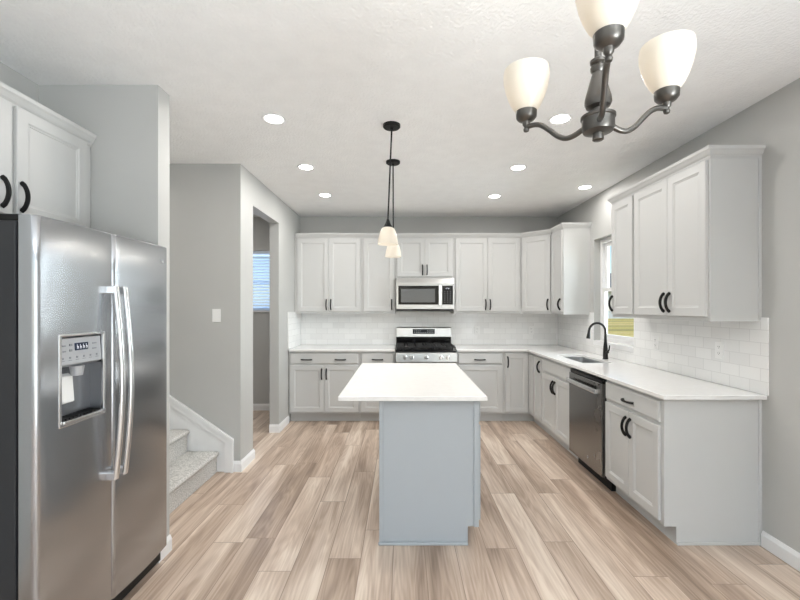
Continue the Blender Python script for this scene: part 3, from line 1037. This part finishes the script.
for gx, gw in ((-0.247, 0.236), (0.0, 0.236), (0.247, 0.236)):
    g = MB()
    x0, x1, y0, y1 = gx - gw / 2, gx + gw / 2, 0.0, 0.555
    zt, zb = 0.952, 0.938
    for x in (x0, x1 - 0.013):
        g.box(x, x + 0.013, y0, y1, zb, zt)
    for y in (y0, y0 + 0.271, y1 - 0.013):
        g.box(x0 + 0.013, x1 - 0.013, y, y + 0.013, zb, zt)
    for cy in (0.142, 0.413):
        g.box(gx - 0.006, gx + 0.006, cy - 0.122, cy - 0.03, zb, zt).box(gx - 0.006, gx + 0.006, cy + 0.03, cy + 0.122, zb, zt)
        g.box(x0 + 0.013, gx - 0.03, cy - 0.006, cy + 0.006, zb, zt).box(gx + 0.03, x1 - 0.013, cy - 0.006, cy + 0.006, zb, zt)
    for x in (x0, x1 - 0.013):
        for y in (y0, y0 + 0.271, y1 - 0.013):
            g.box(x, x + 0.013, y, y + 0.013, 0.9145, zb)
    g.build('grate', M['iron'], c, bevel=0.003)
for bx, by, br in ((-0.247, 0.142, 0.046), (-0.247, 0.413, 0.036), (0.0, 0.278, 0.042), (0.247, 0.142, 0.05), (0.247, 0.413, 0.03)):
    MB().lathe([(br + 0.008, 0.9145), (br + 0.006, 0.922), (br, 0.924), (br, 0.931), (br - 0.006, 0.934)], (bx, by, 0), 24).build('burner', M['iron'], c, smooth=True)
MB().box(-hw, hw, 0.585, 0.640, 0.9145, 1.022).build('vent_riser', M['blackgloss'], c, bevel=0.003)
bgd = MB().prism([(0.560, 1.0225), (0.552, 1.032), (0.566, 1.150), (0.578, 1.162), (0.640, 1.162), (0.640, 1.0225)], 'x', -hw, hw).build('backguard', M['steel_h'], c, bevel=0.003)
dp = MB().prism([(0.5575, 1.072), (0.5555, 1.072), (0.5615, 1.138), (0.5635, 1.138)], 'x', -0.150, 0.150).build('display', M['blackgloss'], bgd)
kp = MB()
for i in range(11):
    for zz in (1.088, 1.112):
        if i in (4, 5, 6) and zz > 1.1:
            continue
        xx = -0.125 + i * 0.025
        yy = 0.5545 + (zz - 1.072) * 0.0909
        kp.box(xx - 0.0055, xx + 0.0055, yy - 0.0008, yy + 0.001, zz - 0.003, zz + 0.003)
kp.build('keypad', M['white_mark'], bgd)

# microwave -----------------------------------------------------------------------
c = thing('microwave', 'stainless steel over-the-range microwave below the short cabinet', 'microwave', (0.298, 5.25, 1.392))
hw = 0.373
h = 0.421
MB().box(-hw, hw, 0.0, 0.388, 0.02, h).build('housing', M['steel_h'], c)
MB().box(-hw + 0.01, hw - 0.01, 0.015, 0.37, 0.0, 0.0195).build('vent_base', M['dark_grey'], c)
MB().box(-0.17, 0.19, -0.02, 0.015, 0.0, 0.0195).build('lamp_cover', M['black'], c)
MB().prism([(-0.0005, 0.336), (-0.034, 0.336), (-0.034, 0.356), (-0.020, 0.420), (-0.0005, 0.420)], 'x', -hw, hw).build('vent_strip', M['steel_h'], c, bevel=0.002)
xs = 0.200
mdoor = MB().grid('xz', [-hw, -hw + 0.028, xs - 0.03, xs], [0.022, 0.080, 0.322, 0.3345], lambda i, j: not (i == 1 and j == 1), -0.034, -0.0005).build('door', M['steel_h'], c, bevel=0.002)
MB().grid('xz', [-hw + 0.0285, -hw + 0.062, xs - 0.070, xs - 0.0305], [0.0805, 0.108, 0.282, 0.3215], lambda i, j: not (i == 1 and j == 1), -0.036, -0.004).build('window_frame', M['blackgloss'], mdoor)
MB().box(-hw + 0.0625, xs - 0.0705, -0.034, -0.006, 0.1085, 0.2815).build('window', M['ovenwin'], mdoor)
MB().box(xs - 0.024, xs + 0.008, -0.066, -0.050, 0.07, 0.330).box(xs - 0.02, xs - 0.004, -0.052, -0.0335, 0.085, 0.105).box(xs - 0.02, xs - 0.004, -0.052, -0.0335, 0.30, 0.32) \
    .build('handle', M['chrome'], mdoor, bevel=0.003)
mcp = MB().grid('xz', [xs + 0.004, xs + 0.020, hw - 0.016, hw], [0.022, 0.080, 0.322, 0.3345], lambda i, j: not (i == 1 and j == 1), -0.034, -0.0005).build('control_panel', M['steel_h'], c, bevel=0.002)
MB().box(xs + 0.0205, hw - 0.0165, -0.036, -0.004, 0.0805, 0.3215).build('keypad_glass', M['blackgloss'], mcp)
xc = (xs + 0.02 + hw - 0.016) / 2
MB().box(xc - 0.028, xc + 0.028, -0.0372, -0.036, 0.278, 0.296).build('display', M['display'], mcp)
k = MB()
for i, sg in enumerate(('1', '2', ':', '0', '0')):
    xx = xc - 0.02 + i * 0.010
    if sg == ':':
        k.box(xx - 0.0006, xx + 0.0006, -0.0378, -0.0372, 0.284, 0.286).box(xx - 0.0006, xx + 0.0006, -0.0378, -0.0372, 0.289, 0.291)
    elif sg == '1':
        k.box(xx, xx + 0.0018, -0.0378, -0.0372, 0.281, 0.294)
    elif sg == '2':
        for q in ((0, .0055, .0115, .013), (.004, .0055, .0065, .0115), (0, .0055, .0055, .007), (0, .0015, .0015, .0055), (0, .0055, 0, .0015)):
            k.box(xx - .003 + q[0], xx - .003 + q[1], -0.0378, -0.0372, .281 + q[2], .281 + q[3])
    else:
        for q in ((0, .0055, 0, .0015), (0, .0055, .0115, .013), (0, .0015, .0015, .0115), (.004, .0055, .0015, .0115)):
            k.box(xx - .003 + q[0], xx - .003 + q[1], -0.0378, -0.0372, .281 + q[2], .281 + q[3])
k.build('clock_digits', M['digits'], mcp)
k = MB()
for r_ in range(7):
    for q in range(3):
        xx, zz = xc - 0.036 + q * 0.036, 0.108 + r_ * 0.023
        k.box(xx - 0.006, xx + 0.006, -0.0368, -0.036, zz - 0.0022, zz + 0.0022)
k.build('keypad', M['grey_mark'], mcp)

# refrigerator ----------------------------------------------------------------------
FX, FY0, FY1 = -1.323, 1.462, 2.282
DTH = 0.062
c = thing('refrigerator', 'stainless steel side-by-side refrigerator with an ice and water dispenser', 'refrigerator', (-1.70, 1.872, 0))
OFF = Vector((1.70, -1.872, 0))
FZ0, FZ1 = 0.098, 1.775
MB().box(-2.045, FX - DTH - 0.014, FY0 + 0.004, FY1 - 0.004, 0.03, 1.755).build('body', M['dark_grey'], c, bevel=0.004, shift=OFF)
MB().box(FX - DTH - 0.014, FX - DTH - 0.0005, FY0 + 0.012, FY1 - 0.012, 0.11, 1.75).build('gasket', M['black'], c, shift=OFF)
MB().box(-1.50, FX - DTH + 0.03, FY0 + 0.01, FY1 - 0.01, 0.022, 0.094).build('kick_grille', M['black'], c, shift=OFF)
for yy in (FY0 + 0.04, FY1 - 0.05):
    MB().lathe([(0.022, 0.0), (0.022, 0.016), (0.010, 0.018), (0.010, 0.03)], (-1.415, yy, 0), 16).build('foot', M['black'], c, smooth=True, shift=OFF)
for yy in (FY0 + 0.01, FY1 - 0.08):
    MB().box(-1.52, FX - DTH - 0.002, yy, yy + 0.07, 1.7555, 1.780).build('hinge_cover', M['black'], c, bevel=0.004, shift=OFF)
YM = 1.851
DISP = (1.556, 1.790, 0.977, 1.328)        # dispenser opening y0,y1,z0,z1


def fridge_door(ya, yb, hole):
    """one sheet-metal door bowed gently outward, with rolled vertical edges and an optional opening"""
    r = 0.020
    us = []
    for i in range(7):
        t = i / 6 * PI / 2
        us.append((ya + r - r * math.cos(t), -r + r * math.sin(t)))
    N = 14
    mids = [ya + r + (yb - ya - 2 * r) * k / N for k in range(1, N)]
    if hole:
        mids = [m for m in mids if min(abs(m - hole[0]), abs(m - hole[1])) > 0.006] + [hole[0], hole[1]]
    us += [(m, 0.0) for m in sorted(mids)]
    r2 = 0.009
    us += [(yb - r2 + r2 * math.sin(k / 6 * PI / 2), -r2 + r2 * math.cos(k / 6 * PI / 2)) for k in range(7)]
    yc, hwid = (ya + yb) / 2, (yb - ya) / 2
    us = [(u, FX + d + 0.010 * (1 - ((u - yc) / hwid) ** 2)) for u, d in us]
    zs = [FZ0, FZ0 + 0.006] + [FZ0 + 0.006 + (FZ1 - FZ0 - 0.012) * k / 10 for k in range(1, 10)] + [FZ1 - 0.006, FZ1]
    if hole:
        zs = sorted([z for z in zs if min(abs(z - hole[2]), abs(z - hole[3])) > 0.01] + [hole[2], hole[3]])
    mb = MB()
    V = {}
    for i, (u, x) in enumerate(us):
        for j, z in enumerate(zs):
            inset = 0.005 if j in (0, len(zs) - 1) else 0
            V[i, j] = mb.b.verts.new((x - inset, u, z))
    for i in range(len(us) - 1):
        for j in range(len(zs) - 1):
            if hole and hole[0] - 1e-6 <= us[i][0] and us[i + 1][0] <= hole[1] + 1e-6 and hole[2] - 1e-6 <= zs[j] and zs[j + 1] <= hole[3] + 1e-6:
                continue
            mb.b.faces.new((V[i, j], V[i + 1, j], V[i + 1, j + 1], V[i, j + 1]))
    xb = FX - DTH
    nz = len(zs) - 1
    B = {}
    for i, (u, x) in enumerate(us):
        B[i, 0] = mb.b.verts.new((xb, u, FZ0)); B[i, 1] = mb.b.verts.new((xb, u, FZ1))
    L = len(us) - 1
    for i in range(L):
        mb.b.faces.new((V[i, 0], B[i, 0], B[i + 1, 0], V[i + 1, 0]))
        mb.b.faces.new((V[i, nz], V[i + 1, nz], B[i + 1, 1], B[i, 1]))
        mb.b.faces.new((B[i, 0], B[i, 1], B[i + 1, 1], B[i + 1, 0]))
    mb.b.faces.new([V[0, j] for j in range(nz + 1)] + [B[0, 1], B[0, 0]])
    mb.b.faces.new([V[L, j] for j in range(nz, -1, -1)] + [B[L, 0], B[L, 1]])
    return mb


fd = fridge_door(FY0, YM - 0.002, DISP).build('door', M['steel'], c, smooth=True, shift=OFF)
rd = fridge_door(YM + 0.002, FY1, None).build('door', M['steel'], c, smooth=True, shift=OFF)


def fhandle(parent, y, lean):
    z0_, z1_ = 0.665, 1.535
    pts, rad = [], []
    N = 20
    for i in range(N + 1):
        a = i / N
        pts.append((FX + 0.036 + 0.030 * math.sin(PI * a), y + lean * math.sin(PI * a), z0_ + 0.004 + (z1_ - z0_ - 0.008) * a))
    mb = MB().tube(pts, 0.0145, 12, 0.8)
    mb.build('handle', M['chrome'], parent, smooth=True, shift=OFF)
    for za in (z1_ - 0.036, z0_):
        MB().box(FX + 0.001, FX + 0.041, y - 0.0145, y + 0.0145, za, za + 0.036).build('handle_bracket', M['chrome'], parent, bevel=0.004, shift=OFF)


fhandle(fd, YM - 0.030, 0.0)
fhandle(rd, YM + 0.030, 0.0)
# dispenser
y0, y1, z0, z1 = DISP
xf = FX + 0.010
ZP = 1.200
MB().grid('yz', [y0 - 0.004, y0 + 0.008, y1 - 0.008, y1 + 0.004], [z0 - 0.006, z0 + 0.006, z1 - 0.005, z1 + 0.006], lambda i, j: not (i == 1 and j == 1), xf - 0.012, xf + 0.001) \
    .build('dispenser_frame', M['chrome'], fd, bevel=0.003, shift=OFF)
mb = MB()       # recess: three sides, back, floor
xr = FX - 0.052
mb.box(xr - 0.003, xr, y0, y1, z0, z1).box(xr, xf - 0.012, y0, y0 + 0.007, z0, ZP).box(xr, xf - 0.012, y1 - 0.007, y1, z0, ZP)
mb.build('dispenser_recess', M['recess'], fd, shift=OFF)
MB().prism([(xr, ZP), (xf - 0.030, ZP), (xf - 0.008, ZP + 0.010), (xf - 0.014, z1 - 0.012), (xr, z1 - 0.012)], 'y', y0 + 0.0085, y1 - 0.0085).build('control_panel', M['grey_plastic'], fd, bevel=0.003, shift=OFF)
xp = xf - 0.0095
MB().box(xp - 0.004, xp + 0.0015, 1.6390, 1.7050, 1.264, 1.294).build('display', M['display'], fd, shift=OFF)
k = MB()
for i in range(4):
    yy = 1.6470 + i * 0.0155
    k.box(xp + 0.0015, xp + 0.002, yy, yy + 0.0015, 1.27, 1.288).box(xp + 0.0015, xp + 0.002, yy, yy + 0.007, 1.278, 1.2798).box(xp + 0.0015, xp + 0.002, yy + 0.006, yy + 0.0075, 1.27, 1.28)
k.build('display_digits', M['digits'], fd, shift=OFF)
k = MB()
for i in range(6):
    yy = 1.5790 + i * 0.035
    k.box(xp - 0.004, xp + 0.0012, yy - 0.008, yy + 0.008, 1.226, 1.2285).box(xp - 0.004, xp + 0.0012, yy - 0.004, yy + 0.004, 1.233, 1.241)
for zz in (1.262, 1.284):
    k.box(xp - 0.004, xp + 0.0012, 1.6120, 1.6240, zz, zz + 0.009).box(xp - 0.004, xp + 0.0012, 1.5790, 1.5930, zz, zz + 0.005)
    k.box(xp - 0.004, xp + 0.0012, 1.7320, 1.7520, zz, zz + 0.004)
k.build('button_print', M['grey_mark'], fd, shift=OFF)
MB().lathe([(0.020, 1.160), (0.026, 1.1995)], (FX - 0.015, 1.667, 0), 18).build('spout', M['grey_plastic'], fd, smooth=True, shift=OFF)
MB().prism([(xr + 0.001, 1.17), (xr + 0.020, 1.16), (xr + 0.028, 1.055), (xr + 0.020, 1.05), (xr + 0.001, 1.12)], 'y', 1.6070, 1.6670).build('paddle', M['plastic'], fd, bevel=0.003, shift=OFF)
MB().prism([(xr, z0 + 0.0065), (xf + 0.012, z0 + 0.0065), (xf + 0.012, z0 + 0.018), (xr, z0 + 0.018)], 'y', y0 + 0.0085, y1 - 0.0085).build('tray_ledge', M['chrome'], fd, bevel=0.003, shift=OFF)
k = MB()
for i in range(11):
    yy = y0 + 0.018 + i * 0.0186
    k.box(xr + 0.004, xf - 0.006, yy, yy + 0.011, z0 + 0.0185, z0 + 0.023)
k.build('drip_grille', M['black'], fd, shift=OFF)
# maker's badge: dark oval plate with a round monogram
MB().lathe([(0.0115, FX + 0.0035), (0.0115, FX + 0.0062), (0.010, FX + 0.0068)], (0, 2.226, 1.690), 24, 'x').build('badge', M['grey_mark'], rd, smooth=True, shift=OFF)
emblem(MB(), 2.226, 1.690, 0.0082, FX + 0.0070).build('emblem', M['white_mark'], rd, shift=OFF)

# ------------------------------------------------------------------ lights of the room
def lamp(name, kind, loc, energy, color, parent, size=0.05, rot=(0, 0, 0), spread=None):
    d = bpy.data.lights.new(name, kind)
    d.energy = energy
    d.color = color
    if kind == 'AREA':
        d.shape = 'DISK'
        d.size = size
        if spread: d.spread = spread
    else:
        d.shadow_soft_size = size
    o = bpy.data.objects.new(name, d)
    C.objects.link(o)
    o.parent = parent
    o.location = loc
    o.rotation_euler = rot
    return o


def recessed(x, y, label, power=5.5):
    t = thing('recessed_light', label, 'ceiling light', (x, y, H), 0, 'recessed ceiling lights')
    MB().lathe([(0.052, -0.0005), (0.078, -0.0005), (0.080, -0.004), (0.074, -0.007), (0.060, -0.004), (0.052, -0.002)], n=36).build('trim_ring', M['trim'], t, smooth=True)
    MB().lathe([(0.058, -0.0025), (0.058, -0.0055), (0.045, -0.0075)], n=32).build('lens', M['lens'], t, smooth=True)
    lamp('recessed_bulb', 'AREA', (0, 0, -0.012), power, (1.0, 0.975, 0.94), t, 0.10)


recessed(-0.853, 2.70, 'lit recessed ceiling light nearest the stub wall and refrigerator')
recessed(-0.860, 3.63, 'lit recessed ceiling light in front of the hall opening, middle of its row')
recessed(-0.863, 4.54, 'lit recessed ceiling light in front of the single and two-door cabinets by the hall wall')
recessed(1.055, 2.70, 'lit recessed ceiling light showing just behind the chandelier arm')
recessed(1.043, 3.64, 'lit recessed ceiling light between the island pendants and the sink window, middle of its row')
recessed(1.046, 4.58, 'lit recessed ceiling light in front of the angled corner cabinet')
recessed(1.914, 4.236, 'lit recessed ceiling light directly above the sink', 2.6)


def pendant(x, y, lean, label):
    t = thing('pendant_light', label, 'pendant light', (x, y, H), 0, 'pendant lights over the island')
    MB().lathe([(0.060, -0.0005), (0.060, -0.016), (0.054, -0.022), (0.012, -0.024), (0.010, -0.036), (0.004, -0.038)], n=36).build('canopy', M['black'], t, smooth=True)
    zt = 1.985 - H
    MB().tube([(0, 0, -0.034), (lean, 0, zt + 0.05)], 0.0058, 10).build('rod', M['black'], t, smooth=True)
    MB().lathe([(0.008, 0.06), (0.012, 0.05), (0.020, 0.028), (0.030, 0.012), (0.032, 0.003), (0.028, 0.0)], (lean, 0, zt), 28).build('cap', M['black'], t, smooth=True)
    pr = [(0.030, 0.003), (0.043, -0.005), (0.053, -0.025), (0.061, -0.052), (0.067, -0.082), (0.071, -0.114),
          (0.068, -0.114), (0.064, -0.082), (0.058, -0.052), (0.050, -0.027), (0.040, -0.010), (0.028, -0.002)]
    MB().lathe(pr, (lean, 0, zt), 36).build('shade', M['shade'], t, smooth=True)
    MB().ball((lean, 0, zt - 0.055), 0.024).lathe([(0.012, -0.033), (0.012, -0.002)], (lean, 0, zt), 16).build('bulb', M['bulb'], t, smooth=True)
    lamp('bulb_glow', 'POINT', (lean, 0, zt - 0.086), 0.03, (1.0, 0.93, 0.84), t, 0.015)
    lamp('pendant_bulb', 'AREA', (lean, 0, zt - 0.118), 1.6, (1.0, 0.92, 0.80), t, 0.10)


pendant(-0.071, 2.79, -0.026, 'black-rod pendant with white glass shade at the near end of the island')
pendant(-0.077, 3.49, 0.002, 'black-rod pendant with white glass shade over the range end of the island')

# chandelier
HX, HY, HZ = 0.441, 0.911, 1.85
t = thing('chandelier', 'three-arm dark bronze chandelier with frosted glass shades', 'chandelier', (HX, HY, H))
dz = HZ - H
MB().lathe([(0.065, -0.0005), (0.065, -0.012), (0.050, -0.026), (0.012, -0.032), (0.008, -0.045)], n=36).build('canopy', M['pewter'], t, smooth=True)
MB().lathe([(0.0075, dz + 0.145), (0.0075, -0.04)], n=14).build('stem', M['pewter'], t, smooth=True)
MB().lathe([(0.010, 0.020), (0.020, 0.023), (0.013, 0.030), (0.013, 0.036), (0.025, 0.040), (0.0285, 0.048), (0.0275, 0.060), (0.021, 0.084), (0.0145, 0.108),
            (0.012, 0.116), (0.0155, 0.121), (0.016, 0.129), (0.0115, 0.134), (0.0165, 0.138), (0.017, 0.144), (0.010, 0.149)], (0, 0, dz), 30).build('column', M['pewter'], t, smooth=True)
hubm = MB().lathe([(0.009, -0.036), (0.012, -0.034), (0.012, -0.020), (0.018, -0.019), (0.031, -0.016), (0.034, -0.010), (0.034, 0.012), (0.0365, 0.014), (0.0365, 0.019), (0.012, 0.021)], (0, 0, dz), 30)
hubm.build('hub', M['pewter'], t, smooth=True)
for ang in (133.1, 10.3, 249.8):
    a = math.radians(ang)
    ux, uy = math.cos(a), math.sin(a)
    RA = 0.178
    pr = [(0.034, 0.000), (0.055, -0.008), (0.075, -0.008), (0.095, 0.004), (0.115, 0.024), (0.135, 0.042), (0.152, 0.050), (0.168, 0.052), (RA, 0.052)]
    # smooth the S-curve
    fine = []
    for k in range(len(pr) - 1):
        for s in range(4):
            p0, p1, p2, p3 = pr[max(k - 1, 0)], pr[k], pr[k + 1], pr[min(k + 2, len(pr) - 1)]
            u = s / 4
            fine.append(tuple(0.5 * (2 * p1[q] + (p2[q] - p0[q]) * u + (2 * p0[q] - 5 * p1[q] + 4 * p2[q] - p3[q]) * u * u + (3 * p1[q] - p0[q] - 3 * p2[q] + p3[q]) * u ** 3) for q in (0, 1)))
    fine.append(pr[-1])
    am = MB().tube([(ux * r_, uy * r_, dz + z_) for r_, z_ in fine], 0.0062, 12).build('arm', M['pewter'], t, smooth=True)
    cx, cy, cz = ux * RA, uy * RA, dz + 0.052
    MB().lathe([(0.002, -0.013), (0.006, -0.011), (0.0075, -0.006), (0.005, 0.0), (0.009, 0.005), (0.010, 0.013), (0.020, 0.018), (0.0255, 0.025), (0.0265, 0.040), (0.024, 0.042)],
               (cx, cy, cz), 28).build('cap', M['pewter'], am, smooth=True)
    sp = [(0.022, 0.036), (0.027, 0.042), (0.036, 0.055), (0.045, 0.074), (0.052, 0.096), (0.0565, 0.118), (0.057, 0.134), (0.0555, 0.146),
          (0.0530, 0.146), (0.0542, 0.134), (0.0537, 0.118), (0.049, 0.096), (0.042, 0.075), (0.033, 0.057), (0.024, 0.045), (0.020, 0.039)]
    sh = MB().lathe(sp, (cx, cy, cz), 40).build('shade', M['shade'], t, smooth=True)
    MB().ball((cx, cy, cz + 0.098), 0.022).lathe([(0.010, 0.043), (0.010, 0.08)], (cx, cy, cz), 14).build('bulb', M['bulb'], sh, smooth=True)
    lamp('bulb_glow', 'POINT', (cx, cy, cz + 0.125), 0.011, (1.0, 0.93, 0.84), t, 0.015)
    lamp('chandelier_bulb', 'AREA', (cx, cy, cz + 0.150), 1.0, (1.0, 0.92, 0.80), t, 0.08, (PI, 0, 0))

# ------------------------------------------------------------------ switches and outlets
def outlet(name, label, cat, loc, rz, switch=False, group=None):
    t = thing(name, label, cat, loc, rz, group)
    MB().rings(-0.0365, 0.0365, -0.058, 0.058, [(0, -0.0003), (0, -0.0035), (0.003, -0.0055)]).build('plate', M['plastic'], t)
    if switch:
        MB().prism([(-0.0056, -0.033), (-0.0085, -0.033), (-0.0065, 0.033), (-0.0056, 0.033)], 'x', -0.0165, 0.0165).build('rocker', M['plastic'], t)
    else:
        for zc in (0.022, -0.022):
            s_ = MB().rings(-0.0165, 0.0165, zc - 0.0135, zc + 0.0135, [(0, -0.0056), (0.001, -0.0072)]).build('socket', M['plastic'], t)
            MB().box(-0.008, -0.0055, -0.0076, -0.0072, zc - 0.002, zc + 0.007).box(0.0055, 0.008, -0.0076, -0.0072, zc - 0.002, zc + 0.007) \
                .box(-0.002, 0.002, -0.0076, -0.0072, zc - 0.0095, zc - 0.0055).build('slot', M['darkslot'], s_)
    return t


outlet('light_switch', 'white rocker light switch on the wall above the stairs', 'light switch', (-1.625, YS, 1.365), 0, True)
GO = 'outlets in the tile backsplash'
outlet('wall_outlet', 'white outlet in the tile below the large two-door upper cabinet', 'outlet', (XR - BS, 2.765, 1.145), R, False, GO)
outlet('wall_outlet', 'white outlet in the tile next to the sink window, nearer the counter end', 'outlet', (XR - BS, 3.46, 1.135), R, False, GO)
outlet('wall_outlet', 'white outlet in the back tile just beside the range', 'outlet', (1.046, YB - BS, 1.115), 0, False, GO)
outlet('wall_outlet', 'white outlet in the back tile below the angled corner cabinet', 'outlet', (1.80, YB - BS, 1.115), 0, False, GO)

# ------------------------------------------------------------------ outdoors, seen through the sink window
structure(MB().box(-60, 160, 6.2, 75, -0.75, -0.55).box(2.6, 160, -40, 6.2, -0.75, -0.55), 'ground_lawn', M['lawn'], 'yellowish green lawn outside the sink window', 'lawn')
c = thing('outside_house', 'pale blue house beyond the lawn outside the sink window', 'house', (42, 70, -0.55))
MB().box(-14, 14, 0, 9, 0, 4.6).build('wall_siding', M['siding'], c)
MB().prism([(-0.8, 4.6), (9.8, 4.6), (4.5, 8.2)], 'x', -14.6, 14.6).build('roof', M['shingle'], c)
for xx in (-10, -6, -2, 2, 6, 10):
    MB().box(xx - 0.7, xx + 0.7, -0.06, 0.0, 1.3, 3.2).build('window', M['trim'], c)
